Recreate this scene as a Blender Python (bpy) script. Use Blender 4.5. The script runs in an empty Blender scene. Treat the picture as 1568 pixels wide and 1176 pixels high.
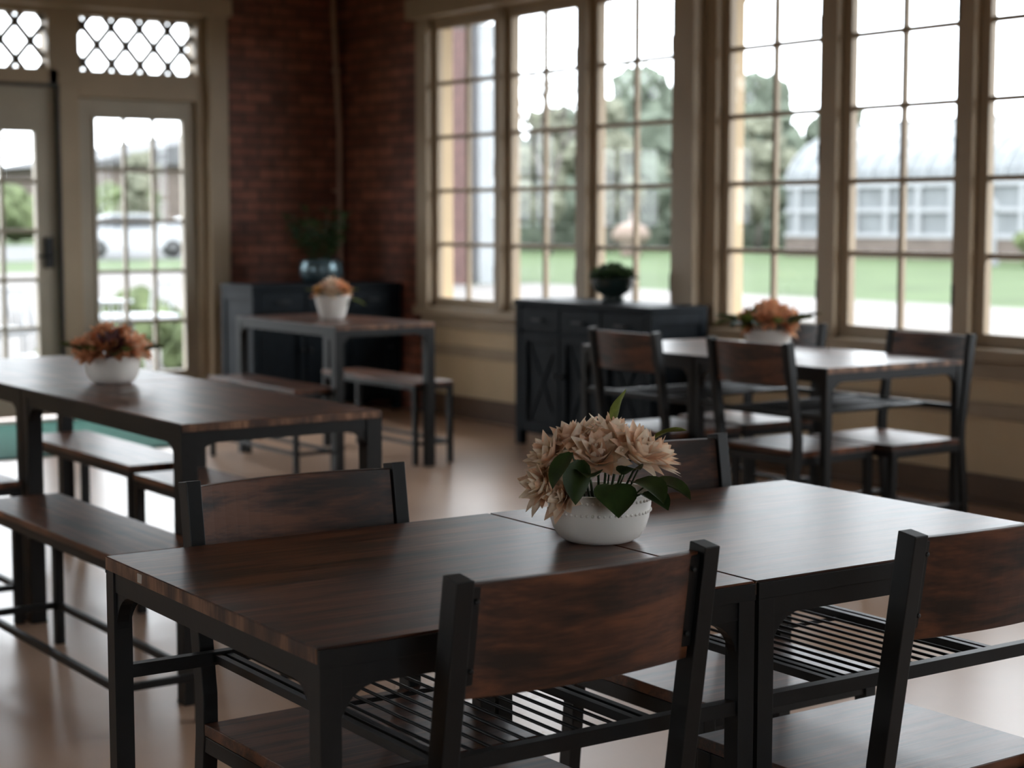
import bpy, bmesh, math, random
from mathutils import Vector, Matrix
random.seed(7)
D2R = math.pi/180
scene = bpy.context.scene
try:
    scene.view_settings.view_transform = 'Standard'
except Exception as e:
    print(e)

# ---------------------------------------------------------------- materials
def new_mat(name):
    m = bpy.data.materials.new(name); m.use_nodes = True
    nt = m.node_tree
    for n in list(nt.nodes): nt.nodes.remove(n)
    out = nt.nodes.new('ShaderNodeOutputMaterial')
    b = nt.nodes.new('ShaderNodeBsdfPrincipled')
    nt.links.new(b.outputs[0], out.inputs[0])
    return m, nt, b, out

def simple(name, col, rough=0.5, metal=0.0, var=0.12, scale=8.0, bump=0.0, spec=0.5, sub=0.0):
    m, nt, b, out = new_mat(name)
    tc = nt.nodes.new('ShaderNodeTexCoord')
    n = nt.nodes.new('ShaderNodeTexNoise'); n.inputs['Scale'].default_value = scale; n.inputs['Detail'].default_value = 5
    nt.links.new(tc.outputs['Object'], n.inputs['Vector'])
    r = nt.nodes.new('ShaderNodeValToRGB')
    r.color_ramp.elements[0].position = 0.3; r.color_ramp.elements[1].position = 0.7
    r.color_ramp.elements[0].color = tuple(c*(1-var) for c in col)+(1,)
    r.color_ramp.elements[1].color = tuple(min(1, c*(1+var)) for c in col)+(1,)
    nt.links.new(n.outputs['Fac'], r.inputs[0]); nt.links.new(r.outputs[0], b.inputs['Base Color'])
    b.inputs['Roughness'].default_value = rough; b.inputs['Metallic'].default_value = metal
    b.inputs['Specular IOR Level'].default_value = spec
    if bump > 0:
        bp = nt.nodes.new('ShaderNodeBump'); bp.inputs['Strength'].default_value = bump; bp.inputs['Distance'].default_value = 0.01
        nt.links.new(n.outputs['Fac'], bp.inputs['Height']); nt.links.new(bp.outputs[0], b.inputs['Normal'])
    if sub > 0:
        tl = nt.nodes.new('ShaderNodeBsdfTranslucent'); nt.links.new(r.outputs[0], tl.inputs[0])
        mx = nt.nodes.new('ShaderNodeMixShader'); mx.inputs[0].default_value = sub
        nt.links.new(b.outputs[0], mx.inputs[1]); nt.links.new(tl.outputs[0], mx.inputs[2]); nt.links.new(mx.outputs[0], out.inputs[0])
    return m

def ext(name, col, rough=0.9, var=0.15, scale=1.0, bump=0.0):
    return simple(name, tuple(c*0.27 for c in col), rough, 0, var, scale, bump, 0.15)

def wood(name, dark, mid, light, rough=0.36, stretch=(1.2, 14, 14), coat=0.0):
    m, nt, b, out = new_mat(name)
    L = nt.links.new
    tc = nt.nodes.new('ShaderNodeTexCoord')
    mp = nt.nodes.new('ShaderNodeMapping'); mp.inputs['Scale'].default_value = stretch
    L(tc.outputs['Object'], mp.inputs['Vector'])
    n1 = nt.nodes.new('ShaderNodeTexNoise'); n1.inputs['Scale'].default_value = 2.2; n1.inputs['Detail'].default_value = 8; n1.inputs['Distortion'].default_value = 0.6
    L(mp.outputs[0], n1.inputs['Vector'])
    mp2 = nt.nodes.new('ShaderNodeMapping'); mp2.inputs['Scale'].default_value = (stretch[0]*4, stretch[1]*8, stretch[2]*8)
    L(tc.outputs['Object'], mp2.inputs['Vector'])
    n2 = nt.nodes.new('ShaderNodeTexNoise'); n2.inputs['Scale'].default_value = 2.0; n2.inputs['Detail'].default_value = 4
    L(mp2.outputs[0], n2.inputs['Vector'])
    n3 = nt.nodes.new('ShaderNodeTexNoise'); n3.inputs['Scale'].default_value = 5.5; n3.inputs['Detail'].default_value = 3
    L(tc.outputs['Object'], n3.inputs['Vector'])
    a = nt.nodes.new('ShaderNodeMath'); a.operation = 'MULTIPLY_ADD'; a.inputs[1].default_value = 0.35
    L(n2.outputs['Fac'], a.inputs[0]); L(n1.outputs['Fac'], a.inputs[2])
    a2 = nt.nodes.new('ShaderNodeMath'); a2.operation = 'MULTIPLY_ADD'; a2.inputs[1].default_value = 0.55
    L(n3.outputs['Fac'], a2.inputs[0]); L(a.outputs[0], a2.inputs[2])
    r = nt.nodes.new('ShaderNodeValToRGB')
    e = r.color_ramp.elements
    e[0].position = 0.70; e[0].color = dark+(1,)
    e[1].position = 1.0; e[1].color = light+(1,)
    k = e.new(0.86); k.color = mid+(1,)
    mr = nt.nodes.new('ShaderNodeMath'); mr.operation = 'MULTIPLY'; mr.inputs[1].default_value = 0.92
    L(a2.outputs[0], mr.inputs[0]); L(mr.outputs[0], r.inputs[0])
    L(r.outputs[0], b.inputs['Base Color'])
    b.inputs['Roughness'].default_value = rough
    b.inputs['Coat Weight'].default_value = coat; b.inputs['Coat Roughness'].default_value = 0.26
    bp = nt.nodes.new('ShaderNodeBump'); bp.inputs['Strength'].default_value = 0.3; bp.inputs['Distance'].default_value = 0.002
    L(a.outputs[0], bp.inputs['Height']); L(bp.outputs[0], b.inputs['Normal'])
    return m

M = {}
M['wood'] = wood('dark_walnut_wood', (0.022, 0.009, 0.005), (0.082, 0.027, 0.011), (0.18, 0.064, 0.027), 0.38, coat=0.14)
M['chairwood'] = wood('chair_back_wood', (0.014, 0.006, 0.003), (0.060, 0.020, 0.009), (0.13, 0.045, 0.018), 0.45, (2.0, 12, 12))
M['woodedge'] = wood('wood_end_edge', (0.05, 0.020, 0.010), (0.14, 0.062, 0.028), (0.30, 0.15, 0.08), 0.5, (14, 9, 2))
M['metal'] = simple('black_powder_coated_metal', (0.006, 0.0065, 0.007), 0.45, 0.0, 0.2, 40, 0.02, 0.35)
M['bolt'] = simple('steel_bolt', (0.08, 0.08, 0.08), 0.35, 0.9)
M['sidepaint'] = simple('charcoal_navy_paint', (0.005, 0.008, 0.011), 0.55, 0, 0.3, 14, 0.05, 0.10)
M['cream'] = simple('cream_trim_paint', (0.35, 0.265, 0.175), 0.5, 0, 0.08, 3)
M['creamwall'] = simple('cream_wall_paint', (0.56, 0.42, 0.255), 0.6, 0, 0.08, 2.5)
M['taupe'] = simple('taupe_door_paint', (0.36, 0.31, 0.24), 0.5, 0, 0.08, 3)
M['lattice'] = simple('lattice_paint', (0.16, 0.13, 0.10), 0.6, 0, 0.08, 3)
M['darkframe'] = simple('dark_bronze_frame', (0.03, 0.025, 0.02), 0.45)
M['darkbase'] = simple('brown_baseboard', (0.10, 0.055, 0.03), 0.5)
M['pipe'] = simple('painted_conduit', (0.30, 0.17, 0.12), 0.5)
M['ceil'] = simple('ceiling_wood', (0.30, 0.22, 0.14), 0.7, 0, 0.2, 4)
M['ceramic'] = simple('white_ceramic', (0.86, 0.82, 0.76), 0.25, 0, 0.02, 4)
M['darkpot'] = simple('dark_green_glazed_pot', (0.02, 0.035, 0.032), 0.2, 0, 0.3, 12)
M['silver'] = simple('blue_grey_glass_pot', (0.10, 0.15, 0.17), 0.12, 0.5, 0.3, 12)
M['soil'] = simple('soil', (0.03, 0.02, 0.012), 0.9, 0, 0.4, 60, 0.4)
M['leaf'] = simple('leaf_green', (0.030, 0.058, 0.014), 0.5, 0, 0.5, 30, sub=.15)
M['leafolive'] = simple('leaf_olive', (0.13, 0.16, 0.03), 0.5, 0, 0.5, 30, sub=.3)
M['succulent'] = simple('succulent_green', (0.09, 0.15, 0.06), 0.5, 0, 0.4, 30, sub=.1)
M['peach'] = simple('peach_petal', (0.90, 0.62, 0.44), 0.6, 0, 0.16, 28, sub=.3)
M['cream_petal'] = simple('cream_peach_petal', (0.96, 0.79, 0.63), 0.6, 0, 0.10, 28, sub=.3)
M['orangepeach'] = simple('orange_peach_petal', (0.85, 0.44, 0.24), 0.6, 0, 0.2, 28, sub=.3)
M['rust'] = simple('rust_petal', (0.50, 0.20, 0.09), 0.6, 0, 0.4, 28, sub=.2)
M['plum'] = simple('plum_petal', (0.09, 0.03, 0.03), 0.6, 0, 0.4, 28)
M['yellow'] = simple('yellow_petal', (0.85, 0.45, 0.08), 0.6, 0, 0.3, 28, sub=.2)
M['rug'] = simple('teal_rug_weave', (0.050, 0.18, 0.14), 0.95, 0, 0.35, 120, 0.3)
M['rugborder'] = simple('rug_border', (0.03, 0.12, 0.10), 0.95, 0, 0.35, 120, 0.3)
M['tag'] = simple('paper_tag', (0.75, 0.72, 0.66), 0.7)
M['grass'] = ext('lawn_grass', (0.165, 0.245, 0.095), 0.9, 0.2, 0.5)
M['pave'] = ext('pale_pavement', (0.50, 0.46, 0.435), 0.9, 0.08, 0.6)
M['asphalt'] = ext('asphalt', (0.32, 0.32, 0.32), 0.9, 0.1, 0.6)
M['evergreen'] = ext('evergreen_foliage', (0.28, 0.33, 0.25), 0.9, 0.4, 2, 0.5)
M['houseleaf'] = simple('dark_houseplant_leaf', (0.030, 0.065, 0.030), 0.4, 0, 0.5, 20)
M['shrubgreen'] = ext('shrub_foliage', (0.24, 0.30, 0.14), 0.9, 0.5, 3, 0.5)
M['ochre'] = ext('budding_tree_foliage', (0.40, 0.41, 0.30), 0.9, 0.4, 3, 0.5)
M['bark'] = ext('tree_bark', (0.34, 0.30, 0.27), 0.9, 0.3, 6)
M['white'] = ext('white_exterior_paint', (0.85, 0.87, 0.90), 0.5, 0.04, 2)
M['ghglass'] = ext('greenhouse_roof_panels', (0.48, 0.51, 0.53), 0.4, 0.15, 0.8)
M['ghrib'] = ext('greenhouse_ribs', (0.68, 0.71, 0.73), 0.5)
M['stonebase'] = ext('stone_base', (0.38, 0.31, 0.27), 0.9, 0.2, 1)
M['roofgrey'] = ext('grey_roof', (0.32, 0.32, 0.33), 0.8, 0.2, 1)
M['carpaint'] = ext('white_car_paint', (1.2, 1.22, 1.25), 0.3, 0.02, 1)
M['carglass'] = ext('car_window_glass', (0.25, 0.27, 0.30), 0.3)
M['tire'] = ext('tire_rubber', (0.06, 0.06, 0.06), 0.8)
M['terracotta'] = ext('terracotta', (0.62, 0.46, 0.38), 0.8, 0.1, 3)
M['eave'] = ext('eave_paint', (0.50, 0.40, 0.29), 0.7, 0.1, 3)

def brick(name, axis, c1, c2, mortar, scale=1.0):
    m, nt, b, out = new_mat(name); L = nt.links.new
    tc = nt.nodes.new('ShaderNodeTexCoord'); sp = nt.nodes.new('ShaderNodeSeparateXYZ'); cb = nt.nodes.new('ShaderNodeCombineXYZ')
    L(tc.outputs['Object'], sp.inputs[0])
    L(sp.outputs[axis], cb.inputs[0]); L(sp.outputs[2], cb.inputs[1])
    t = nt.nodes.new('ShaderNodeTexBrick')
    t.inputs['Scale'].default_value = scale
    t.inputs['Brick Width'].default_value = 0.215; t.inputs['Row Height'].default_value = 0.075
    t.inputs['Mortar Size'].default_value = 0.007; t.inputs['Mortar Smooth'].default_value = 0.3
    t.inputs['Color1'].default_value = c1+(1,); t.inputs['Color2'].default_value = c2+(1,); t.inputs['Mortar'].default_value = mortar+(1,)
    L(cb.outputs[0], t.inputs['Vector'])
    n = nt.nodes.new('ShaderNodeTexNoise'); n.inputs['Scale'].default_value = 6; n.inputs['Detail'].default_value = 6
    L(tc.outputs['Object'], n.inputs['Vector'])
    mx = nt.nodes.new('ShaderNodeMix'); mx.data_type = 'RGBA'; mx.blend_type = 'MULTIPLY'; mx.inputs[0].default_value = 0.8
    r = nt.nodes.new('ShaderNodeValToRGB'); r.color_ramp.elements[0].position = 0.3; r.color_ramp.elements[0].color = (0.45, 0.45, 0.45, 1); r.color_ramp.elements[1].position = 0.65
    L(n.outputs['Fac'], r.inputs[0]); L(t.outputs['Color'], mx.inputs[6]); L(r.outputs[0], mx.inputs[7])
    L(mx.outputs[2], b.inputs['Base Color']); b.inputs['Roughness'].default_value = 0.6
    bp = nt.nodes.new('ShaderNodeBump'); bp.inputs['Strength'].default_value = 1.0; bp.inputs['Distance'].default_value = 0.014; bp.invert = True
    L(t.outputs['Fac'], bp.inputs['Height']); L(bp.outputs[0], b.inputs['Normal'])
    return m
M['brickx'] = brick('red_brick_x', 0, (0.34, 0.115, 0.068), (0.17, 0.055, 0.034), (0.07, 0.038, 0.028))
M['bricky'] = brick('red_brick_y', 1, (0.34, 0.115, 0.068), (0.17, 0.055, 0.034), (0.07, 0.038, 0.028))
M['brickout'] = brick('exterior_brick', 0, (0.170, 0.130, 0.126), (0.15, 0.112, 0.107), (0.17, 0.145, 0.14))
M['brickred'] = brick('exterior_red_brick', 0, (0.10, 0.040, 0.034), (0.09, 0.034, 0.029), (0.09, 0.065, 0.06))

def floor_mat():
    m, nt, b, out = new_mat('polished_concrete_floor'); L = nt.links.new
    tc = nt.nodes.new('ShaderNodeTexCoord')
    n = nt.nodes.new('ShaderNodeTexNoise'); n.inputs['Scale'].default_value = 0.9; n.inputs['Detail'].default_value = 8; n.inputs['Roughness'].default_value = 0.6
    L(tc.outputs['Object'], n.inputs['Vector'])
    r = nt.nodes.new('ShaderNodeValToRGB'); e = r.color_ramp.elements
    e[0].position = 0.3; e[0].color = (0.45, 0.28, 0.185, 1); e[1].position = 0.7; e[1].color = (0.62, 0.42, 0.295, 1)
    L(n.outputs['Fac'], r.inputs[0]); L(r.outputs[0], b.inputs['Base Color'])
    r2 = nt.nodes.new('ShaderNodeMapRange'); r2.inputs['To Min'].default_value = 0.22; r2.inputs['To Max'].default_value = 0.38
    L(n.outputs['Fac'], r2.inputs[0]); L(r2.outputs[0], b.inputs['Roughness'])
    return m
M['floor'] = floor_mat()

def glass_mat():
    m = bpy.data.materials.new('window_glass'); m.use_nodes = True; nt = m.node_tree
    for n in list(nt.nodes): nt.nodes.remove(n)
    out = nt.nodes.new('ShaderNodeOutputMaterial'); tr = nt.nodes.new('ShaderNodeBsdfTransparent'); gl = nt.nodes.new('ShaderNodeBsdfGlossy')
    tr.inputs[0].default_value = (0.97, 0.98, 0.98, 1); gl.inputs['Roughness'].default_value = 0.03
    mx = nt.nodes.new('ShaderNodeMixShader'); mx.inputs[0].default_value = 0.05
    nt.links.new(tr.outputs[0], mx.inputs[1]); nt.links.new(gl.outputs[0], mx.inputs[2]); nt.links.new(mx.outputs[0], out.inputs[0])
    return m
M['glass'] = glass_mat()

# ---------------------------------------------------------------- mesh builder
class MB:
    def __init__(s, tf=None):
        s.v = []; s.f = []; s.mi = []; s.sm = []; s.mats = []; s.tf = tf
    def m(s, name):
        if name not in s.mats: s.mats.append(name)
        return s.mats.index(name)
    def add(s, vs, fs, mat, smooth=False):
        o = len(s.v)
        for p in vs:
            p = Vector(p)
            s.v.append(tuple(s.tf(p)) if s.tf else tuple(p))
        k = s.m(mat)
        for f in fs:
            s.f.append([i+o for i in f]); s.mi.append(k); s.sm.append(smooth)
    def box(s, x0, x1, y0, y1, z0, z1, mat):
        vs = [(x0,y0,z0),(x1,y0,z0),(x1,y1,z0),(x0,y1,z0),(x0,y0,z1),(x1,y0,z1),(x1,y1,z1),(x0,y1,z1)]
        s.add(vs, [(0,3,2,1),(4,5,6,7),(0,1,5,4),(1,2,6,5),(2,3,7,6),(3,0,4,7)], mat)
    def beam(s, p0, p1, w, h, mat, up=(0,0,1)):
        p0 = Vector(p0); p1 = Vector(p1); d = (p1-p0).normalized(); up = Vector(up)
        if abs(d.dot(up)) > 0.99: up = Vector((0,1,0))
        sd = d.cross(up).normalized(); u = sd.cross(d).normalized()
        vs = []
        for p in (p0, p1):
            for a, b in ((-1,-1),(1,-1),(1,1),(-1,1)):
                vs.append(p+sd*a*w/2+u*b*h/2)
        s.add(vs, [(0,1,2,3),(7,6,5,4),(0,4,5,1),(1,5,6,2),(2,6,7,3),(3,7,4,0)], mat)
    def path(s, pts, w, h, mat, side=(1,0,0)):
        pts = [Vector(p) for p in pts]; sd = Vector(side); vs = []; n = len(pts)
        for i, p in enumerate(pts):
            d0 = (pts[i]-pts[i-1]).normalized() if i > 0 else (pts[1]-pts[0]).normalized()
            d1 = (pts[i+1]-pts[i]).normalized() if i < n-1 else d0
            d = (d0+d1).normalized(); u = sd.cross(d).normalized(); k = 1/max(0.5, d.dot(d0))
            for a, b in ((-1,-1),(1,-1),(1,1),(-1,1)):
                vs.append(p+sd*a*w/2+u*b*h/2*k)
        fs = [(0,1,2,3), tuple(4*(n-1)+j for j in (3,2,1,0))]
        for i in range(n-1):
            for j in range(4):
                a = 4*i+j; b = 4*i+(j+1) % 4
                fs.append((a, a+4, b+4, b))
        s.add(vs, fs, mat)
    def tube(s, pts, r, mat, seg=8, r1=None):
        pts = [Vector(p) for p in pts]; n = len(pts); vs = []
        prev = None
        for i, p in enumerate(pts):
            d = (pts[min(i+1, n-1)]-pts[max(i-1, 0)]).normalized()
            if prev is None:
                a = Vector((0,0,1)) if abs(d.z) < 0.9 else Vector((1,0,0))
                u = d.cross(a).normalized()
            else:
                u = (prev-d*prev.dot(d)).normalized()
            prev = u; w = d.cross(u)
            rr = r if r1 is None else r+(r1-r)*i/(n-1)
            for k in range(seg):
                t = 2*math.pi*k/seg
                vs.append(p+u*math.cos(t)*rr+w*math.sin(t)*rr)
        fs = [tuple(range(seg)), tuple(seg*(n-1)+k for k in reversed(range(seg)))]
        for i in range(n-1):
            for k in range(seg):
                a = i*seg+k; b = i*seg+(k+1) % seg
                fs.append((a, a+seg, b+seg, b))
        s.add(vs, fs, mat, True)
    def revolve(s, prof, c, mat, seg=40, sx=1.0):
        vs = []; fs = []; n = len(prof)
        for r, z in prof:
            for k in range(seg):
                t = 2*math.pi*k/seg
                vs.append((c[0]+r*math.cos(t)*sx, c[1]+r*math.sin(t), c[2]+z))
        for i in range(n-1):
            for k in range(seg):
                a = i*seg+k; b = i*seg+(k+1) % seg
                fs.append((a, b, b+seg, a+seg))
        s.add(vs, fs, mat, True)
    def disc(s, c, r, mat, seg=32, sx=1):
        s.add([(c[0]+r*math.cos(2*math.pi*k/seg)*sx, c[1]+r*math.sin(2*math.pi*k/seg), c[2]) for k in range(seg)], [tuple(range(seg))], mat)
    def blob(s, c, r, mat, sub=2, jit=0.25, sc=(1,1,1)):
        bm = bmesh.new(); bmesh.ops.create_icosphere(bm, subdivisions=sub, radius=1)
        vs = [];
        for v in bm.verts:
            k = r*(1+random.uniform(-jit, jit))
            vs.append((c[0]+v.co.x*k*sc[0], c[1]+v.co.y*k*sc[1], c[2]+v.co.z*k*sc[2]))
        fs = [tuple(v.index for v in f.verts) for f in bm.faces]
        bm.free(); s.add(vs, fs, mat, jit < 0.05)
    def prism(s, poly, axis, a0, a1, mat):
        n = len(poly)
        def P(q, a): return (a, q[0], q[1]) if axis == 'x' else ((q[0], a, q[1]) if axis == 'y' else (q[0], q[1], a))
        vs = [P(q, a0) for q in poly]+[P(q, a1) for q in poly]
        fs = [tuple(range(n)), tuple(range(2*n-1, n-1, -1))]
        for i in range(n):
            j = (i+1) % n; fs.append((i, i+n, j+n, j))
        s.add(vs, fs, mat)
    def obj(s, name, loc=(0,0,0), rot=0.0, bevel=0.0, recalc=True, parent=None):
        me = bpy.data.meshes.new(name); me.from_pydata(s.v, [], s.f)
        for n in s.mats: me.materials.append(M[n])
        me.polygons.foreach_set('material_index', s.mi)
        me.polygons.foreach_set('use_smooth', s.sm)
        if recalc:
            bm = bmesh.new(); bm.from_mesh(me); bmesh.ops.recalc_face_normals(bm, faces=bm.faces); bm.to_mesh(me); bm.free()
        me.update()
        o = bpy.data.objects.new(name, me); scene.collection.objects.link(o)
        o.location = loc; o.rotation_euler = (0, 0, rot)
        if bevel > 0:
            b = o.modifiers.new('bevel', 'BEVEL'); b.width = bevel; b.segments = 2; b.limit_method = 'ANGLE'; b.angle_limit = 40*D2R
        if parent: o.parent = parent
        return o

def inst(src, name, loc, rot=0, sc=1):
    o = src.copy(); o.name = name; scene.collection.objects.link(o)
    o.location = loc; o.rotation_euler = (0, 0, rot); o.scale = (sc, sc, sc)
    return o

# ---------------------------------------------------------------- room constants
XW = 6.30; YW = 11.06; XL = -3.6; YB = -3.6; H = 3.6

b = MB(); b.box(XL-.2, XW+.15, YB-.2, YW+.15, -0.12, 0, 'floor'); b.obj('floor')
b = MB(); b.box(XL-.2, XW+.25, YB-.2, YW+.25, H, H+.12, 'ceil'); b.obj('ceiling')

ZB, ZT = 0.78, 2.54
def window_unit(name, tf, sashes):
    b = MB(tf)
    fr = 0.055
    lo = sashes[0][0]-fr; hi = sashes[-1][1]+fr
    for (a0, a1) in sashes:
        b.box(a0-fr, a0, -0.005, 0.04, ZB-.06, ZT+.06, 'cream')
        b.box(a1, a1+fr, -0.005, 0.04, ZB-.06, ZT+.06, 'cream')
        b.box(a0, a1, -0.005, 0.04, ZB-.06, ZB, 'cream')
        b.box(a0, a1, -0.005, 0.04, ZT, ZT+.06, 'cream')
        mid = (a0+a1)/2
        b.box(mid-.013, mid+.013, 0.003, 0.033, ZB, ZT, 'cream')
        for i in range(1, 5):
            z = ZB+(ZT-ZB)*i/5
            b.box(a0, mid-.013, 0.004, 0.032, z-.013, z+.013, 'cream')
            b.box(mid+.013, a1, 0.004, 0.032, z-.013, z+.013, 'cream')
        b.add([(a0, .018, ZB), (a1, .018, ZB), (a1, .018, ZT), (a0, .018, ZT)], [(0,1,2,3)], 'glass')
        for z in (0.95, 1.62, 2.25):
            b.box(a0-.045, a0-.02, -0.03, -0.005, z-.05, z+.05, 'metal')
    for i in range(len(sashes)-1):
        m0 = sashes[i][1]+fr; m1 = sashes[i+1][0]-fr
        b.box(m0, m1, -0.05, 0.10, ZB-.06, ZT+.06, 'cream')
    return b.obj(name, bevel=0.003), lo, hi

def windowed_wall(wname, tf, groups, a_lo, a_hi, start_n, H=H, capmat='creamwall'):
    n = start_n; ex = []
    for g in groups:
        o, lo, hi = window_unit('window_%d' % n, tf, g); n += 1
        ex.append((lo, hi))
    b = MB(tf)
    b.box(a_lo, a_hi, 0.0, 0.15, 0, ZB-.06, capmat)
    b.box(a_lo, a_hi, 0.0, 0.15, ZT+.06, H, capmat)
    cur = a_lo
    for lo, hi in ex:
        if lo > cur: b.box(cur, lo, 0.0, 0.15, ZB-.06, ZT+.06, capmat)
        cur = hi
    if a_hi > cur: b.box(cur, a_hi, 0.0, 0.15, ZB-.06, ZT+.06, capmat)
    b.obj(wname)
    t = MB(tf)
    t.box(a_lo, a_hi, -0.09, 0.0, ZB-.115, ZB-.062, 'cream')
    t.box(a_lo, a_hi, -0.025, 0.0, ZB-.20, ZB-.115, 'cream')
    t.box(a_lo, a_hi, -0.02, 0.0, 0.40, 0.47, 'cream')
    t.box(a_lo, a_hi, -0.14, 0.0, ZT+.07, ZT+.20, 'cream')
    for i, (lo, hi) in enumerate(ex):
        if i == 0:
            t.box(max(lo-.13, a_lo), lo, -0.06, 0.0, ZB-.062, ZT+.07, 'cream')
        else:
            plo = ex[i-1][1]
            t.box(plo, lo, -0.05, 0.0, ZB-.062, ZT+.07, 'cream')
            c = (plo+lo)/2
            t.box(c-.09, c+.09, -0.13, -0.05, ZB-.062, ZT+.07, 'cream')
    hi = ex[-1][1]
    t.box(hi, min(hi+.14, a_hi), -0.06, 0.0, ZB-.062, ZT+.07, 'cream')
    t.obj('trim_%d' % start_n, bevel=0.004)
    bb = MB(tf); bb.box(a_lo, a_hi, -0.025, 0.0, 0, 0.14, 'darkbase'); bb.box(a_lo, a_hi, -0.04, 0.0, 0, 0.03, 'darkbase')
    bb.obj('baseboard_'+wname.split('_', 1)[1], bevel=0.003)
    return n

g1 = [(7.43, 8.09), (8.30, 8.96), (9.15, 9.81)]
g2 = [(4.57, 5.235), (5.43, 6.08), (6.30, 6.955)]
g3 = [(1.71, 2.37), (2.57, 3.22), (3.44, 4.10)]
g4 = [(-1.15, -.49), (-.29, .36), (.58, 1.24)]
tf_r = lambda p: Vector((XW+p.y, p.x, p.z))
tf_b = lambda p: Vector((p.x, YB-p.y, p.z))
tf_l = lambda p: Vector((XL-p.y, p.x, p.z))
def grp(x): return [(x, x+.66), (x+.87, x+1.53), (x+1.74, x+2.40)]
n = windowed_wall('wall_right', tf_r, [g4, g3, g2, g1], YB, 10.0, 1)
n = windowed_wall('wall_back', tf_b, [grp(-.8)], XL, XW, n)  # window group added behind the camera, unseen, for fill light from the back
n = windowed_wall('wall_left', tf_l, [grp(5.8)], YB, YW, n)  # out-of-view window group added to light the right wall from the left

# brick corner
b = MB(); b.box(XW, XW+.15, 10.0, YW+.15, 0, H, 'bricky'); b.box(XW-.045, XW, 10.02, YW, 0, H, 'bricky'); b.obj('wall_corner_brick')
b = MB(); b.box(5.34, XW, YW, YW+.15, 0, H, 'brickx'); b.box(5.36, XW-.05, YW-.04, YW, 0, H, 'brickx'); b.obj('wall_far_brick')
b = MB(); b.tube([(6.20, 10.96, 0.05), (6.20, 10.96, 1.3), (6.205, 10.965, 1.9), (6.17, 10.95, 2.4), (6.15, 10.95, 2.9), (6.15, 10.95, 3.58)], 0.022, 'pipe', 10)
for z in (0.6, 1.5, 2.35): b.box(6.165, 6.235, 10.975, 11.019, z-.012, z+.012, 'pipe')
b.obj('conduit_pipe')

# far (door) wall --------------------------------------------------------------
b = MB()
b.box(XL, 2.05, YW, YW+.15, 0, H, 'creamwall')
b.box(2.05, 5.34, YW, YW+.15, 2.72, H, 'creamwall')
b.obj('wall_far')
t = MB()
t.box(5.14, 5.34, YW-.03, YW+.13, 0, 2.72, 'cream')
t.box(5.20, 5.34, YW-.09, YW-.03, 0, 2.72, 'cream')
t.box(4.165, 4.30, YW-.03, YW+.13, 0, 2.16, 'cream')
t.box(4.10, 4.31, YW-.03, YW+.13, 2.16, 2.72, 'cream')
t.box(3.05, 3.19, YW-.03, YW+.13, 0, 2.16, 'cream')
t.box(3.05, 3.26, YW-.03, YW+.13, 2.16, 2.72, 'cream')
t.box(2.05, 2.2, YW-.03, YW+.13, 0, 2.72, 'cream')
t.box(4.30, 5.14, YW-.03, YW+.13, 2.092, 2.266, 'cream')
t.box(3.19, 4.165, YW-.03, YW+.13, 2.152, 2.266, 'cream')
t.box(2.2, 3.05, YW-.03, YW+.13, 2.152, 2.266, 'cream')
t.box(4.31, 5.14, YW-.03, YW+.13, 2.62, 2.72, 'cream')
t.box(3.26, 4.10, YW-.03, YW+.13, 2.62, 2.72, 'cream')
t.box(2.2, 3.05, YW-.03, YW+.13, 2.62, 2.72, 'cream')
t.box(2.0, 5.34, YW-.17, YW, 2.66, 2.78, 'cream')
t.obj('trim_doors', bevel=0.004)
def door(name, x0, x1, gx0, gx1, z1, gz0, gz1, cols, rows, mat, handle_x=None):
    b = MB(); y0, y1 = YW+.02, YW+.065
    b.box(x0, gx0, y0, y1, 0.01, z1, mat); b.box(gx1, x1, y0, y1, 0.01, z1, mat)
    b.box(gx0, gx1, y0, y1, 0.01, gz0, mat); b.box(gx0, gx1, y0, y1, gz1, z1, mat)
    for q in ((gx0-.02, gx0), (gx1, gx1+.02)): b.box(q[0], q[1], y0-.012, y0, gz0-.02, gz1+.02, mat)
    for q in ((gz0-.02, gz0), (gz1, gz1+.02)): b.box(gx0, gx1, y0-.012, y0, q[0], q[1], mat)
    for i in range(1, cols):
        x = gx0+(gx1-gx0)*i/cols; b.box(x-.013, x+.013, y0+.005, y1-.005, gz0, gz1, mat)
    for i in range(1, rows):
        z = gz0+(gz1-gz0)*i/rows; b.box(gx0, gx1, y0+.008, y1-.008, z-.013, z+.013, mat)
    b.add([(gx0, y0+.02, gz0), (gx1, y0+.02, gz0), (gx1, y0+.02, gz1), (gx0, y0+.02, gz1)], [(0,1,2,3)], 'glass')
    if handle_x is not None:
        b.box(handle_x-.03, handle_x+.03, y0-.02, y0, 0.98, 1.18, 'metal')
        b.tube([(handle_x, y0-.02, 1.06), (handle_x, y0-.06, 1.06), (handle_x-.1, y0-.06, 1.06)], 0.01, 'metal', 8)
    b.obj(name, bevel=0.003)
door('door_1', 4.302, 5.138, 4.425, 5.044, 2.091, 0.27, 1.96, 3, 5, 'taupe')
door('door_2', 3.20, 4.155, 3.36, 4.01, 2.150, 0.27, 1.86, 3, 5, 'taupe', 4.09)
door('door_3', 2.202, 3.048, 2.32, 2.93, 2.150, 0.27, 1.90, 3, 5, 'taupe', 2.27)
b = MB()
for x in (3.188, 4.155): b.box(x, x+.014, YW-.035, YW+.07, 0, 2.17, 'darkframe')
b.box(3.188, 4.169, YW-.035, YW+.07, 2.150, 2.170, 'darkframe'); b.obj('trim_door_seal')
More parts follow.
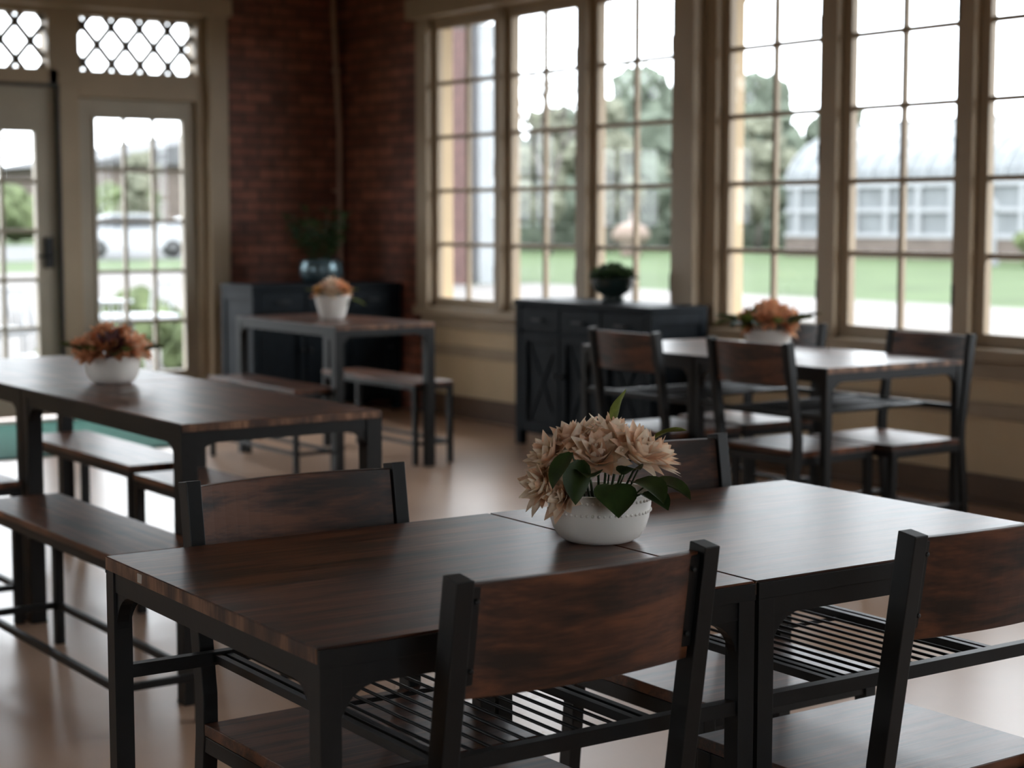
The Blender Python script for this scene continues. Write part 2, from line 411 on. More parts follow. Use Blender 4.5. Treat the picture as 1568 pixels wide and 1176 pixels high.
def transom(name, x0, x1, z0, z1):
    b = MB(); y = YW+.05
    k = 1.2; step = 0.20; w = x1-x0; h = z1-z0
    for sg in (1, -1):
        c = -h/k-step*.5
        while c < w+h/k+step:
            f = (lambda z: c+z/k) if sg == 1 else (lambda z: c+h/k-z/k)
            xa, xb = f(0.0), f(h)
            t0, t1 = 0.0, 1.0; dx = xb-xa; ok = True
            for lim, sgn in ((0, 1), (w, -1)):
                fa = sgn*(xa-lim); fb = sgn*(xb-lim)
                if fa < 0 and fb < 0: ok = False; break
                if fa < 0: t0 = max(t0, fa/(fa-fb))
                if fb < 0: t1 = min(t1, fa/(fa-fb))
            if ok and t1-t0 > .03:
                b.beam((x0+xa+dx*t0, y, z0+h*t0), (x0+xa+dx*t1, y, z0+h*t1), 0.034, 0.034, 'lattice', up=(0,1,0))
            c += step
    b.add([(x0, y+.02, z0), (x1, y+.02, z0), (x1, y+.02, z1), (x0, y+.02, z1)], [(0,1,2,3)], 'glass')
    b.obj(name)
transom('window_20', 4.31, 5.14, 2.266, 2.62)
transom('window_21', 3.26, 4.10, 2.266, 2.62)
transom('window_22', 2.20, 3.05, 2.266, 2.62)

# rug
b = MB(); b.box(2.5, 4.25, 9.3, 10.7, 0.001, 0.012, 'rug')
for q in ((2.42, 4.33, 9.22, 9.3), (2.42, 4.33, 10.7, 10.78), (2.42, 2.5, 9.3, 10.7), (4.25, 4.33, 9.3, 10.7)): b.box(q[0], q[1], q[2], q[3], 0.001, 0.012, 'rugborder')
b.obj('entry_rug')

# ---------------------------------------------------------------- furniture
def gusset(b, corner, dirx, mat, r=0.06, th=0.02, axis='x'):
    poly = [(0, 0)]
    for i in range(9):
        t = i/8*math.pi/2
        poly.append((r*(1-math.sin(t)), -r*(1-math.cos(t))))
    if axis == 'x':
        b.prism([(corner[0]+dirx*p, corner[2]+q) for p, q in poly], 'y', corner[1]-th/2, corner[1]+th/2, mat)
    else:
        b.prism([(corner[1]+dirx*p, corner[2]+q) for p, q in poly], 'x', corner[0]-th/2, corner[0]+th/2, mat)

def table_mesh(Lx, Ly, leg, shelf=False, h=0.76, tag=False):
    b = MB(); x1 = Lx/2; y1 = Ly/2
    b.box(-x1, x1, -y1+.006, y1-.006, h-.022, h, 'wood')
    for sx in (-1, 1):
        xa, xb = sorted((sx*x1, sx*(x1+.0015)))
        b.box(xa, xb, -y1+.006, y1-.006, h-.0215, h-.0015, 'woodedge')
    for sy in (-1, 1):
        ya, yb = sorted((sy*(y1-.006), sy*y1))
        b.box(-x1, x1, ya, yb, h-.028, h-.003, 'metal')
    ap = .034
    for sy in (-1, 1):
        ya, yb = sorted((sy*(y1-.004), sy*(y1-.028))); b.box(-x1+leg, x1-leg, ya, yb, h-.022-ap, h-.0225, 'metal')
    for sx in (-1, 1):
        xa, xb = sorted((sx*(x1-.004), sx*(x1-.028))); b.box(xa, xb, -y1+leg, y1-leg, h-.022-ap, h-.0225, 'metal')
        for sy in (-1, 1):
            xa, xb = sorted((sx*(x1-.001), sx*(x1-leg))); ya, yb = sorted((sy*(y1-.001), sy*(y1-leg)))
            b.box(xa, xb, ya, yb, 0.008, h-.0225, 'metal')
            b.box(xa-.001, xb+.001, ya-.001, yb+.001, 0.0, 0.01, 'metal')
            gusset(b, (sx*(x1-leg), sy*(y1-.016), h-.022-ap), -sx, 'metal', axis='x')
            gusset(b, (sx*(x1-.016), sy*(y1-leg), h-.022-ap), -sy, 'metal', axis='y')
    if shelf:
        z = 0.57
        for sy in (-1, 1):
            b.box(-x1+leg, x1-leg, sy*(y1-.015)-.009, sy*(y1-.015)+.009, z-.011, z+.011, 'metal')
        for x in (-.185, -.165, .165, .185):
            b.box(x-.006, x+.006, -y1+.024, y1-.024, z-.006, z+.008, 'metal')
        k = 11
        for i in range(1, k):
            x = -.165+.33*i/k
            b.tube([(x, -y1+.024, z), (x, y1-.024, z)], 0.0028, 'metal', 6)
        b.beam((-.165, 0, z-.006), (.165, 0, z-.006), .006, .006, 'metal')
    if tag:
        b.box(-x1-.0035, -x1-.0016, y1-.16, y1-.145, h-.018, h-.004, 'tag')
    return b

t1 = table_mesh(.733, .74, .032, True, tag=True).obj('square_dining_table', (1.785-.3695, 2.26+.0074, 0), -.02, 0.0025)
t2 = table_mesh(.733, .74, .032, True).obj('square_dining_table.001', (1.785+.3695, 2.26-.0074, 0), -.02, 0.0025)
inst(t2, 'square_dining_table.002', (4.93, 4.50+.3665, 0), math.pi/2)
inst(t2, 'square_dining_table.003', (4.93, 4.50+.3665+.738, 0), math.pi/2)

t3 = table_mesh(1.215, .62, .05).obj('rectangular_dining_table', (2.22, 4.24+.6075, 0), math.pi/2, 0.003)
inst(t3, 'rectangular_dining_table.001', (2.22, 5.462+.6075, 0), math.pi/2)
t4 = table_mesh(1.12, .60, .05).obj('rectangular_dining_table.002', (4.62, 7.70+.56, 0), math.pi/2, 0.003)

def bench_mesh(Lx, Ly=.26, h=.465):
    b = MB(); x1 = Lx/2; y1 = Ly/2; lg = .03
    b.box(-x1, x1, -y1, y1, h-.02, h, 'wood')
    for sy in (-1, 1):
        ya, yb = sorted((sy*(y1-.003), sy*(y1-.025))); b.box(-x1+lg, x1-lg, ya, yb, h-.045, h-.0205, 'metal')
        b.box(-x1+lg, x1-lg, sy*(y1-.015)-.009, sy*(y1-.015)+.009, .11, .13, 'metal')
    for sx in (-1, 1):
        xa, xb = sorted((sx*(x1-.003), sx*(x1-.025))); b.box(xa, xb, -y1+lg, y1-lg, h-.045, h-.0205, 'metal')
        b.box(sx*(x1-.015)-.009, sx*(x1-.015)+.009, -y1+lg, y1-lg, .11, .13, 'metal')
        for sy in (-1, 1):
            xa, xb = sorted((sx*(x1-.001), sx*(x1-lg))); ya, yb = sorted((sy*(y1-.001), sy*(y1-lg)))
            b.box(xa, xb, ya, yb, 0, h-.0205, 'metal')
    return b
bn = bench_mesh(1.05).obj('dining_bench', (1.775, 4.60, 0), math.pi/2, 0.0025)
inst(bn, 'dining_bench.001', (1.765, 5.95, 0), math.pi/2)
inst(bn, 'dining_bench.002', (2.38, 4.8475, 0), math.pi/2)
inst(bn, 'dining_bench.003', (2.44, 6.07, 0), math.pi/2)
inst(bn, 'dining_bench.004', (4.24, 8.26, 0), math.pi/2, 0.95)
inst(bn, 'dining_bench.005', (4.95, 8.26, 0), math.pi/2, 0.95)

def chair_mesh():
    b = MB(); w = .203; pw = .027
    for sx in (-1, 1):
        b.path([(sx*w, -.235, 0), (sx*w, -.190, .43), (sx*w, -.190, .50), (sx*w, -.243, .855)], pw, .034, 'metal')
        b.path([(sx*w, .195, 0), (sx*w, .185, .43)], pw, .03, 'metal')
        b.beam((sx*w, -.19, .415), (sx*w, .187, .415), .022, .028, 'metal')
        b.beam((sx*w, -.212, .19), (sx*w, .187, .19), .018, .018, 'metal')
        b.path([(sx*(w-.022), -.2265, .71), (sx*(w-.022), -.2465, .842)], .018, .004, 'metal')
        for z in (.73, .822):
            yy = -.2285-.02*(z-.71)/.132
            b.tube([(sx*(w-.024), yy-.001, z), (sx*(w-.024), yy-.005, z)], .004, 'metal', 8)
    b.beam((-w, -.19, .415), (w, -.19, .415), .022, .028, 'metal')
    b.beam((-w, .185, .415), (w, .185, .415), .022, .028, 'metal')
    b.beam((-w, .19, .16), (w, .19, .16), .018, .018, 'metal')
    b.beam((-w, -.217, .16), (w, -.217, .16), .018, .018, 'metal')
    b.box(-.216, .216, -.172, .205, .431, .452, 'wood')
    n = 16; vs = []; z0, z1 = .692, .850; pt = .014; ww = w-.0145
    for i in range(n+1):
        s_ = -1+2*i/n; x = s_*ww; bow = -.022*(1-s_*s_)
        crown = .006*(1-s_*s_)
        for (z, off) in ((z0, 0), (z0, pt), (z1-.004+crown*0.3, 0), (z1-.004+crown*0.3, pt)):
            y = -.190-(z-.50)/.355*.053+bow-0.004+off
            vs.append((x, y, z))
    fs = [(0,1,3,2), (4*n, 4*n+2, 4*n+3, 4*n+1)]
    for i in range(n):
        a = 4*i
        for (p, q) in ((0, 2), (2, 3), (3, 1), (1, 0)):
            fs.append((a+p, a+q, a+4+q, a+4+p))
    b.add(vs, fs, 'chairwood')
    return b
ch = chair_mesh().obj('dining_chair', (1.378, 2.030, 0), 0, 0.002)
inst(ch, 'dining_chair.001', (2.080, 1.920, 0), 0.0)
inst(ch, 'dining_chair.002', (1.444, 2.478, 0), math.pi)
inst(ch, 'dining_chair.003', (2.22, 2.462, 0), math.pi)
R90 = math.pi/2
inst(ch, 'dining_chair.004', (4.40+.243, 5.48, 0), -R90)
inst(ch, 'dining_chair.005', (4.42+.243, 4.77, 0), -R90+.02)
inst(ch, 'dining_chair.006', (5.33-.243+.02, 4.71, 0), R90)
inst(ch, 'dining_chair.007', (5.37-.243, 5.53, 0), R90)

def sideboard(L, Dp, h, cross=True, cols=3):
    b = MB(); x1 = L/2; y1 = Dp/2; m = 'sidepaint'
    b.box(-x1-.005, x1+.005, -y1-.01, y1, h-.03, h, m)
    b.box(-x1+.01, x1-.01, -y1+.02, y1-.005, .07, h-.03, m)
    for sx in (-1, 1):
        for sy in (-1, 1):
            xa, xb = sorted((sx*(x1-.0), sx*(x1-.05))); ya, yb = sorted((sy*(y1-.0), sy*(y1-.05)))
            b.box(xa, xb, ya, yb, 0, h-.0305, m)
        xa, xb = sorted((sx*(x1-.0105), sx*(x1-.002)))
        b.box(xa, xb, -y1+.05, y1-.05, .07, .13, m); b.box(xa, xb, -y1+.05, y1-.05, h-.10, h-.0305, m)
    W = (L-.1)/cols
    for i in range(cols):
        a = -x1+.05+W*i+.006; c = a+W-.012; yf = -y1+.02
        b.box(a, c, yf-.018, yf, h-.175, h-.045, m)
        b.beam(((a+c)/2-.05, yf-.04, h-.11), ((a+c)/2+.05, yf-.04, h-.11), .01, .012, 'metal')
        for q in (-.045, .045): b.beam(((a+c)/2+q, yf-.04, h-.11), ((a+c)/2+q, yf-.017, h-.11), .008, .008, 'metal')
        z0, z1 = .09, h-.19
        b.box(a, a+.05, yf-.018, yf, z0, z1, m); b.box(c-.05, c, yf-.018, yf, z0, z1, m)
        b.box(a+.05, c-.05, yf-.018, yf, z0, z0+.05, m); b.box(a+.05, c-.05, yf-.018, yf, z1-.05, z1, m)
        if cross:
            b.beam((a+.05, yf-.004, z0+.05), (c-.05, yf-.004, z1-.05), .03, .008, m, up=(0,1,0))
            b.beam((a+.05, yf-.003, z1-.05), (c-.05, yf-.003, z0+.05), .03, .008, m, up=(0,1,0))
        kx = c-.025 if i % 2 == 0 else a+.025
        b.tube([(kx, yf-.018, (z0+z1)/2+.05), (kx, yf-.04, (z0+z1)/2+.05)], .012, 'metal', 10)
    return b
sideboard(1.23, .39, .84, True, 3).obj('sideboard_cabinet', (6.005, 7.62, 0), -R90, 0.003)
sideboard(1.12, .46, .87, False, 3).obj('sideboard_cabinet.001', (5.66, 10.40, 0), 0, 0.003)

# ---------------------------------------------------------------- plants & flowers
def petal(b, c, A, O, L, W, th0, th1, cup, mat, n=6, point=1.0, power=.75):
    S = A.cross(O).normalized(); p = Vector(c); vs = []; cols = 4
    ruf = random.uniform(-.25, .25)
    for i in range(n+1):
        s_ = i/n; th = th0+(th1-th0)*s_
        if i: p = p+(A*math.cos(th)+O*math.sin(th))*(L/n)
        N = O*math.cos(th)-A*math.sin(th)
        w = W*(math.sin(math.pi*min(1, .12+.88*s_**.92))**power if s_ < 1 else .04*point)
        if s_ == 0: w = W*.25
        for j in range(cols+1):
            t = -1+2*j/cols
            vs.append(p+S*w*t-N*(cup*w*t*t)+N*(ruf*w*math.sin(3*t+5*s_)*s_))
    fs = []
    for i in range(n):
        for j in range(cols):
            a = i*(cols+1)+j; fs.append((a, a+1, a+cols+2, a+cols+1))
    b.add(vs, fs, mat, True)

def perp(A):
    t = Vector((0,0,1)) if abs(A.z) < .9 else Vector((1,0,0))
    return A.cross(t).normalized()

def blossom(b, c, A, R, mats, rings=4, openness=1.0, lod=6, np0=5):
    A = Vector(A).normalized(); u = perp(A); v = A.cross(u); c = Vector(c)
    for k in range(rings):
        f = (k+1)/rings; cnt = int(np0+k*1.4)
        ph = random.random()*6.28
        for i in range(cnt):
            t = ph+2*math.pi*i/cnt+random.uniform(-.2, .2)
            O = u*math.cos(t)+v*math.sin(t)
            L = R*(.80+.50*f)*random.uniform(.85, 1.18)
            th0 = (14+48*f)*D2R*openness; th1 = (-10+82*f)*D2R*openness+random.uniform(-.3, .3)
            petal(b, c-A*R*(.2+.2*f)+O*R*.06*f, A, O, L, R*(.28+.06*f), th0, th1, .50-.20*f, random.choice(mats), lod, power=.95)
    b.blob(c+A*R*.1, R*.12, mats[0], 1, .1)

def leaf(b, c, d, L, W, mat='leaf', droop=.6):
    d = Vector(d).normalized(); z = Vector((0,0,1))
    O = (d-z*d.z); O = O.normalized() if O.length > .05 else Vector((1,0,0))
    th = math.atan2(math.hypot(d.x, d.y), d.z)
    petal(b, c, z, O, L, W, th, th+droop, .35, mat, 7, .3, .9)

RV = Vector((.818, -.575, 0)); FV = Vector((.575, .818, 0)); ZV = Vector((0,0,1))

def bowl(b, r=.0885, h=.086, mat='ceramic', beads=True):
    prof = [(0, .0), (r*.60, 0), (r*.66, .002), (r*.78, h*.10), (r*.88, h*.26), (r*.95, h*.48), (r*.985, h*.72), (r*1.0, h*.93), (r*1.015, h*.97), (r*1.0, h), (r*.96, h), (r*.94, h*.94), (r*.90, h*.6), (r*.6, h*.2), (0, h*.15)]
    b.revolve(prof, (0, 0, 0), mat, 56)
    b.disc((0, 0, h*.82), r*.91, 'soil')
    if beads:
        for z, rr in ((h*.86, r*1.0), (h*.62, r*.974)):
            for i in range(56):
                t = 2*math.pi*i/56
                b.blob((rr*math.cos(t), rr*math.sin(t), z), .0026, mat, 2, 0)

def bouquet(name, loc, flowers, leaves, s=1.0, rot=0, beads=True, lod=5, pot=None, rings=4):
    b = MB()
    if pot is None: bowl(b, beads=beads)
    else: pot(b)
    for (la, fw, up, R, mats) in flowers:
        p = RV*la+FV*fw+ZV*up
        A = (p-Vector((0, 0, .055)));  A = Vector((A.x, A.y, A.z*.8)).normalized()
        b.tube([Vector((p.x*.3, p.y*.3, .06)), p*.6+ZV*.03, p-A*R*.2], .0022, 'leaf', 6)
        blossom(b, p, A, R, mats, rings, 1.0, lod)
    for (la, fw, up, dl, df, du, L, W, mt, dr) in leaves:
        p = RV*la+FV*fw+ZV*up
        leaf(b, p, RV*dl+FV*df+ZV*du, L, W, mt, dr)
        b.tube([Vector((p.x*.4, p.y*.4, .06)), p], .0015, 'leaf', 5)
    o = b.obj(name, loc, rot, recalc=False)
    o.scale = (s, s, s)
    return o
P = ['peach', 'cream_petal', 'cream_petal']
fl = [(-.006, -.058, .150, .051, P), (.062, -.042, .155, .048, P), (-.048, -.005, .172, .043, P), (.020, .0, .184, .041, P),
      (-.088, -.03, .145, .042, P), (.095, .0, .145, .044, P), (-.098, -.050, .100, .041, P),
      (-.03, .05, .165, .045, P), (.05, .05, .155, .045, P), (-.09, .04, .125, .042, P), (-.066, -.080, .088, .035, P)]
lv = [(.025, -.01, .200, .15, -.1, 1, .062, .016, 'leafolive', .3), (.080, -.055, .105, 1, -.5, .1, .078, .034, 'leaf', .7),
      (.015, -.095, .108, .15, -.9, -.5, .070, .036, 'leaf', .4), (-.035, -.105, .150, -.2, -.5, -.9, .075, .024, 'leaf', .3),
      (-.050, -.090, .160, -.5, -.4, -.5, .070, .022, 'leaf', .5), (.09, .0, .170, 1, 0, .7, .060, .019, 'leafolive', .6),
      (.050, -.090, .112, .7, -.7, .1, .074, .034, 'leaf', .9), (-.02, -.100, .120, -.1, -.8, .7, .055, .022, 'leaf', 1.0),
      (.04, .08, .13, .4, 1, .6, .06, .02, 'leaf', .7), (.065, -.075, .09, 1, -.9, -.2, .06, .030, 'leaf', .4), (.035, -.100, .125, .3, -.6, .6, .055, .022, 'leaf', .8)]
bouquet('flower_bowl_centerpiece', (1.793, 2.295, .7605), fl, lv, rings=5, lod=6)

def ring_flowers(n, R, r, up, mats, jit=.012):
    out = []
    for i in range(n):
        t = 2*math.pi*i/n+.3
        out.append((math.cos(t)*r, math.sin(t)*r, up+random.uniform(-jit, jit), R, mats[i % len(mats)]))
    return out
def ring_leaves(n, r, up, L=.06, W=.02, mt='leaf'):
    out = []
    for i in range(n):
        t = 2*math.pi*i/n+random.uniform(0, .5)
        out.append((math.cos(t)*r, math.sin(t)*r, up, math.cos(t), math.sin(t), random.uniform(.2, .9), L, W, mt if i % 2 else 'leafolive', .6))
    return out
OP = ['orangepeach']
f2 = ring_flowers(8, .048, .092, .118, [OP, ['orangepeach', 'rust'], ['plum', 'rust'], ['orangepeach', 'peach']])+[(-.02, -.03, .155, .048, OP), (.03, .02, .15, .045, ['rust', 'orangepeach']), (-.03, .03, .15, .045, OP)]
bouquet('flower_bowl_centerpiece.001', (2.22, 5.455, .7605), f2, ring_leaves(12, .10, .10, .07, .024), 1.06, 0, False, 4, rings=4)
f3 = ring_flowers(7, .050, .085, .125, [OP, ['rust', 'orangepeach'], ['peach', 'orangepeach'], ['rust', 'leafolive']])+[(-.01, -.02, .17, .05, OP), (.03, .03, .16, .045, ['rust', 'orangepeach'])]
bouquet('flower_bowl_centerpiece.002', (4.93, 5.20, .7605), f3, ring_leaves(16, .11, .11, .11, .032), 1.08, .7, False, 4, rings=4)
def tallpot(b):
    prof = [(0, 0), (.055, 0), (.062, .01), (.078, .07), (.088, .112), (.090, .118), (.083, .118), (.075, .08), (0, .07)]
    b.revolve(prof, (0, 0, 0), 'ceramic', 40); b.disc((0, 0, .10), .08, 'soil')
f4 = ring_flowers(7, .042, .070, .145, [['yellow', 'peach'], ['cream_petal'], OP, ['rust', 'peach']])+[(0, -.02, .175, .048, ['peach', 'cream_petal']), (.03, .03, .17, .045, OP)]
bouquet('flower_bowl_centerpiece.003', (4.63, 8.28, .7605), f4, ring_leaves(8, .08, .13)+[(.10, -.02, .10, 1, -.2, -.3, .08, .02, 'leafolive', .2)], 1.08, 0, False, 4, tallpot, rings=4)

b = MB(); b.revolve([(0, 0), (.06, 0), (.065, .015), (.055, .03), (.10, .06), (.118, .10), (.118, .13), (.122, .135), (.112, .137), (.10, .11), (0, .10)], (0, 0, 0), 'darkpot', 40)
b.disc((0, 0, .12), .108, 'soil')
for i in range(13):
    t = i*2.4; r = (.04 if i < 4 else .085) if i else 0
    c = Vector((math.cos(t)*r, math.sin(t)*r, .150 + (.03 if i < 4 else 0))); blossom(b, c, (c.x*3, c.y*3, .6), .060, ['succulent', 'succulent', 'houseleaf'], 3, .9, 3)
b.obj('succulent_planter', (6.04, 7.62, .841), recalc=False)

b = MB(); b.revolve([(0, 0), (.10, 0), (.13, .02), (.15, .08), (.14, .14), (.12, .16), (.115, .155), (.13, .10), (0, .09)], (0, 0, 0), 'silver', 36)
b.disc((0, 0, .13), .118, 'soil')
for i in range(30):
    t = random.uniform(0, 6.28); el = random.uniform(.2, 1.0)
    base = Vector((math.cos(t)*.05, math.sin(t)*.05, .12)); tip = base+Vector((math.cos(t)*.19*el, math.sin(t)*.19*el, random.uniform(.16, .36)))
    b.tube([base, (base+tip)/2+ZV*.02, tip], .003, 'leaf', 5)
    for k in range(3):
        q = base.lerp(tip, .5+.25*k); a = random.uniform(0, 6.28)
        leaf(b, q, (math.cos(a), math.sin(a), random.uniform(.2, 1.2)), .09, .03, 'houseleaf' if k % 2 else 'leaf', .6)
b.obj('potted_leafy_plant', (5.72, 10.38, .871), recalc=False)

# ---------------------------------------------------------------- exterior
GZ = -0.35
b = MB(); b.box(-250, 350, -200, 400, GZ-.3, GZ, 'grass'); b.obj('ground_lawn')
b = MB(); b.box(6.46, 26, -60, 36, GZ, GZ+.02, 'pave'); b.box(-60, 6.46, 11.22, 36, GZ, GZ+.02, 'pave'); b.box(-60, 24, 36, 52, GZ, GZ+.02, 'pave'); b.obj('ground_pavement')
b = MB(); b.box(-60, 200, 88, 104, GZ, GZ+.03, 'asphalt'); b.box(8, 40, 66, 88, GZ, GZ+.03, 'asphalt'); b.obj('ground_parking')

b = MB()
b.box(XW+.16, XW+1.25, -4, 12.4, 2.98, 3.04, 'eave')
for y in [10.75, 8.63, 7.19, 5.78, 4.33, 2.9, 1.4]:
    b.beam((XW+.16, y, 2.90), (XW+1.2, y, 2.90), .09, .14, 'eave')
    if y in (8.63, 5.78, 2.9): continue
    pts = []
    for i in range(9):
        t = i/8*math.pi/2
        pts.append((XW+.18+.7*(1-math.cos(t)), y, 2.25+.6*math.sin(t)))
    b.path(pts, .09, .09, 'eave', side=(0, 1, 0))
    b.box(XW+.15, XW+.25, y-.05, y+.05, 2.15, 2.9, 'eave')
b.obj('roof_eaves')

# conservatory
b = MB(); gx0, gx1 = 55.0, 67.0; gy0, gy1 = -12.0, 57.0
b.box(gx0, gx1, gy0, gy1, GZ, .55, 'stonebase')
b.box(gx0+.1, gx1-.1, gy0, gy1, .55, 2.7, 'ghglass')
y = gy0
while y <= gy1+.01:
    b.box(gx0-.05, gx0+.12, y-.12, y+.12, .55, 2.7, 'white'); y += 1.75
for z in (.6, 1.65, 2.7): b.box(gx0-.06, gx0+.14, gy0, gy1, z-.09, z+.09, 'white')
cx = (gx0+gx1)/2; hw = (gx1-gx0)/2
arc = [(cx-hw*math.cos(math.pi*i/14), 2.7+2.9*math.sin(math.pi*i/14)) for i in range(15)]
b.prism(arc, 'y', gy0, gy1, 'ghglass')
y = gy0
while y <= gy1+.01:
    for i in range(14):
        b.beam((arc[i][0], y, arc[i][1]), (arc[i+1][0], y, arc[i+1][1]), .14, .14, 'ghrib')
    y += 1.0
b.box(cx-.3, cx+.3, gy0, gy1, 5.5, 5.8, 'white')
b.obj('conservatory_greenhouse')

# brick building seen through the leftmost casement
b = MB()
b.box(20.2, 25.0, 37.2, 43, GZ, 7.2, 'brickout')
for x in (20.4, 22.4): b.box(x, x+.4, 37.0, 37.2, GZ, 6.4, 'white')
b.box(24.90, 25.35, 36.85, 37.35, GZ, 6.2, 'white')
b.box(24.02, 24.5, 36.85, 37.2, GZ, 6.0, 'brickred')
b.box(20.0, 25.4, 36.85, 37.2, 6.3, 6.8, 'white')
for x in (21.0, 22.95): b.box(x, x+.9, 37.1, 37.2, .8, 2.8, 'white')
b.prism([(19.8, 7.2), (25.4, 7.2), (22.6, 8.4)], 'y', 36.6, 43.4, 'roofgrey')
b.obj('brick_building')
b = MB(); b.box(60, 95, 150, 175, GZ, 6.2, 'stonebase'); b.prism([(58, 6.2), (97, 6.2), (77, 10)], 'y', 149, 176, 'roofgrey'); b.obj('distant_house')

def evergreen(h, r):
    b = MB(); b.tube([(0, 0, 0), (0, 0, h*.5)], .25, 'bark', 8, .12)
    nl = 9
    for k in range(nl):
        z = h*(.10+.80*k/nl); rr = r*(1-.62*(k/nl)**2)
        m = max(6, int(11*(1-k/nl)+5))
        for i in range(m):
            t = 2*math.pi*i/m+k
            b.blob((math.cos(t)*rr*.62, math.sin(t)*rr*.62, z+random.uniform(-.5, .5)), rr*.42*random.uniform(.7, 1.2), 'evergreen', 2, .30, (1, 1, 1.2))
        b.blob((0, 0, z), rr*.62, 'evergreen', 2, .2, (1, 1, 1.2))
    for i in range(5):
        b.blob((random.uniform(-.5, .5), random.uniform(-.5, .5), h*.86+random.uniform(-.2, .5)), .55, 'evergreen', 2, .3)
    return b
ev = evergreen(8, 2.6).obj('evergreen_tree', (57.5, 77, GZ), 0); ev.scale = (1.1, 1.1, 1.0)
for i, (x, y, s_) in enumerate([(62.5, 76, 1.3), (67, 79, 1.15), (71, 76, 1.3), (75.5, 74, 1.12), (52, 77, 1.15), (80, 72, .95), (93, 68, .85), (98, 74, .85)]):
    inst(ev, 'evergreen_tree.%03d' % (i+1), (x, y, GZ), i*1.1, s_)
def bush(n=18, r=1.0, mat='shrubgreen'):
    b = MB()
    for i in range(n):
        t = random.uniform(0, 6.28); q = random.uniform(0, r)
        b.blob((math.cos(t)*q, math.sin(t)*q, random.uniform(.35, 1.0)*r), r*.42, mat, 2, .25)
    return b
bu = bush().obj('garden_shrub', (8.2, 17.5, GZ)); bu.scale = (.5, .5, .5)
k = 1
for (x, y, s_) in [(9.0, 21, .55), (6.7, 16.9, .5), (50, 122, 3), (40, 120, 3.0), (30, 121, 3.2), (60, 118, 3), (70, 116, 3), (22, 122, 3), (49, 38, .9), (50.5, 30, .9), (50.5, 27, 1.0)]:
    inst(bu, 'garden_shrub.%03d' % k, (x, y, GZ), k*1.3, s_); k += 1
def leafy_tree():
    b = MB(); b.tube([(0, 0, 0), (.1, 0, 1.4), (0, .1, 3)], .16, 'bark', 8, .08)
    for i in range(26):
        t = random.uniform(0, 6.28); q = random.uniform(0, 1.7); z = random.uniform(2.0, 6.4)
        q *= math.sqrt(max(.1, 1-((z-4.0)/2.8)**2))
        b.blob((math.cos(t)*q, math.sin(t)*q, z), .62, 'ochre', 2, .3)
    return b
lt = leafy_tree().obj('budding_tree', (50, 68, GZ))
k = 1
for (x, y, s_) in [(54.5, 69, 1.1), (59.5, 68, .95), (65, 69.5, 1.05), (70, 68, .9), (36, 112, 1.0), (48, 113, .9), (56, 112, 1.0)]:
    inst(lt, 'budding_tree.%03d' % k, (x, y, GZ), k*1.9, s_); k += 1

def bare_tree(h=9):
    b = MB()
    def br(p, d, L, r, dep):
        q = p+d*L; b.tube([p, (p+q)/2+Vector((random.uniform(-.05, .05)*L,)*3), q], r, 'bark', 5, r*.65)
        if dep == 0: return
        for i in range(3):
            nd = (d+Vector((random.uniform(-.7, .7), random.uniform(-.7, .7), random.uniform(-.1, .5)))).normalized()
            br(q, nd, L*.72, r*.6, dep-1)
    br(Vector((0, 0, 0)), Vector((0, 0, 1)), h*.28, .2, 5)
    return b
bt = bare_tree().obj('bare_tree', (80, 62, GZ))
k = 1
for (x, y, s_) in [(78, 55, 1.0), (82, 50, 1.1), (88, 59, 1.2), (80, 36, 1.0), (26, 108, 1.2), (64, 110, 1.3), (47, 64, 1.1)]:
    inst(bt, 'bare_tree.%03d' % k, (x, y, GZ), k*2.1, s_); k += 1

def car():
    b = MB(); prof = [(-2.25, .35), (-2.3, .75), (-2.15, 1.0), (-1.75, 1.08), (-1.35, 1.55), (-.9, 1.68), (.6, 1.66), (1.2, 1.12), (2.05, .98), (2.28, .75), (2.28, .38)]
    b.prism(prof, 'y', -.88, .88, 'carpaint')
    win = [(-1.55, 1.12), (-1.22, 1.50), (-.88, 1.58), (.5, 1.56), (.98, 1.12)]
    for s_ in (-1, 1): b.prism(win, 'y', s_*.885-.005, s_*.885+.005, 'carglass')
    b.beam((-1.58, 0, 1.36), (-1.54, 0, 1.32), 1.5, .4, 'carglass', up=(0,0,1))
    for x in (-1.4, 1.4):
        for s_ in (-1, 1):
            b.tube([(x, s_*.72, .34), (x, s_*.92, .34)], .34, 'tire', 20); b.tube([(x, s_*.9, .34), (x, s_*.93, .34)], .2, 'bolt', 14)
    return b
cr = car().obj('car', (29.6, 70.0, GZ+.03), -.35, 0.04); cr.scale = (1.1, 1.1, 1.1)
inst(cr, 'car.001', (37.5, 80, GZ+.03), .2)

def patio_table():
    b = MB(); b.revolve([(0, .70), (.45, .70), (.46, .715), (.45, .73), (0, .73)], (0, 0, 0), 'white', 28)
    b.tube([(0, 0, .02), (0, 0, .7)], .03, 'white', 10)
    for i in range(4):
        t = i*math.pi/2; b.tube([(0, 0, .08), (.28*math.cos(t), .28*math.sin(t), .02)], .018, 'white', 8)
    return b
def patio_chair():
    b = MB(); b.box(-.22, .22, -.22, .22, .43, .46, 'white')
    for sx in (-.2, .2):
        b.tube([(sx, -.2, 0), (sx, -.2, .45), (sx, -.28, .9)], .014, 'white', 6); b.tube([(sx, .2, 0), (sx, .2, .44)], .014, 'white', 6)
    for i in range(5): b.tube([(-.16+.08*i, -.205, .45), (-.16+.08*i, -.28, .88)], .009, 'white', 6)
    b.tube([(-.2, -.28, .9), (.2, -.28, .9)], .014, 'white', 6)
    return b
pt = patio_table().obj('patio_table', (6.5, 15.5, GZ+.02)); pc = patio_chair().obj('patio_chair', (6.0, 14.8, GZ+.02), -.6)
k = 1
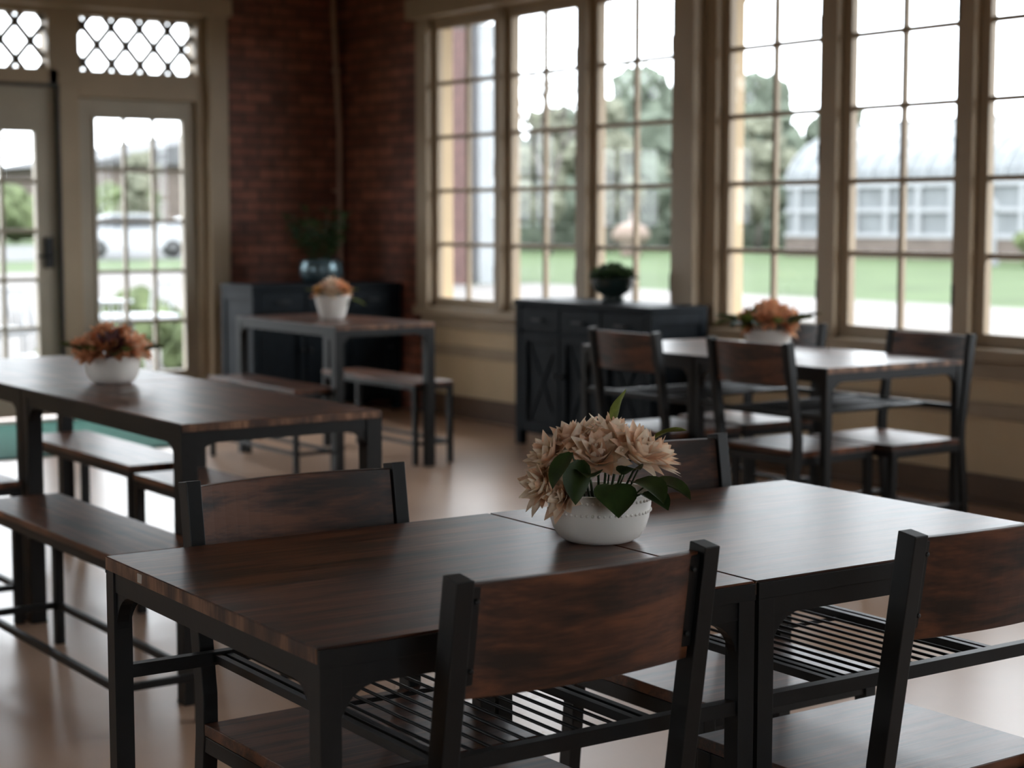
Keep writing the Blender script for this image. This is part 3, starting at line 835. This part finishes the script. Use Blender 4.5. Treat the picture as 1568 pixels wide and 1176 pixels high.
for (x, y) in [(7.3, 18.5), (5.2, 17), (4.6, 14.2)]:
    inst(pt, 'patio_table.%03d' % k, (x, y, GZ+.02)); k += 1
k = 1
for (x, y, r) in [(7.3, 15.3, 1.4), (6.5, 18.2, -1), (8.1, 18.9, 1.8), (5.9, 17.6, 2.2), (4.4, 16.4, -1), (5.4, 14.6, 1.7), (3.8, 13.8, -1.5)]:
    inst(pc, 'patio_chair.%03d' % k, (x, y, GZ+.02), r); k += 1
b = MB(); b.revolve([(0, 0), (.5, 0), (.55, .5), (.35, .6), (.9, 1.0), (1.0, 1.3), (.75, 1.75), (.3, 2.0), (.08, 2.05), (.06, 2.6), (0, 2.7)], (0, 0, 0), 'terracotta', 24)
b.obj('garden_urn', (48, 59.3, GZ)).scale = (.85, .85, .75)
b = MB(); b.box(-.28, .28, -.28, .28, 0, 1.9, 'white'); b.box(-.36, .36, -.36, .36, 1.9, 2.05, 'white'); b.box(-.36, .36, -.36, .36, 0, .2, 'white')
b.prism([(-.36, 2.05), (.36, 2.05), (0, 2.4)], 'y', -.36, .36, 'white')
b.obj('stone_post', (49, 40.8, GZ), 0, 0.01)

# ---------------------------------------------------------------- world
w = bpy.data.worlds.new('overcast_sky'); scene.world = w; w.use_nodes = True
nt = w.node_tree; bg = nt.nodes['Background']
tc = nt.nodes.new('ShaderNodeTexCoord'); nz = nt.nodes.new('ShaderNodeTexNoise'); nz.inputs['Scale'].default_value = 1.5; nz.inputs['Detail'].default_value = 3
rp = nt.nodes.new('ShaderNodeValToRGB'); rp.color_ramp.elements[0].color = (.84, .92, 1, 1); rp.color_ramp.elements[1].color = (.95, .975, 1, 1)
nt.links.new(tc.outputs['Generated'], nz.inputs['Vector']); nt.links.new(nz.outputs['Fac'], rp.inputs[0]); nt.links.new(rp.outputs[0], bg.inputs[0])
bg.inputs[1].default_value = 9.0

# ---------------------------------------------------------------- camera
cam = bpy.data.cameras.new('camera'); co = bpy.data.objects.new('camera', cam); scene.collection.objects.link(co)
co.location = (0, 0, 1.30); co.rotation_euler = ((90-5.41)*D2R, 0, -35.1*D2R)
cam.sensor_width = 36; cam.lens = 61.3; cam.clip_end = 1000
cam.dof.use_dof = True; cam.dof.focus_distance = 2.75; cam.dof.aperture_fstop = 4.3
scene.camera = co
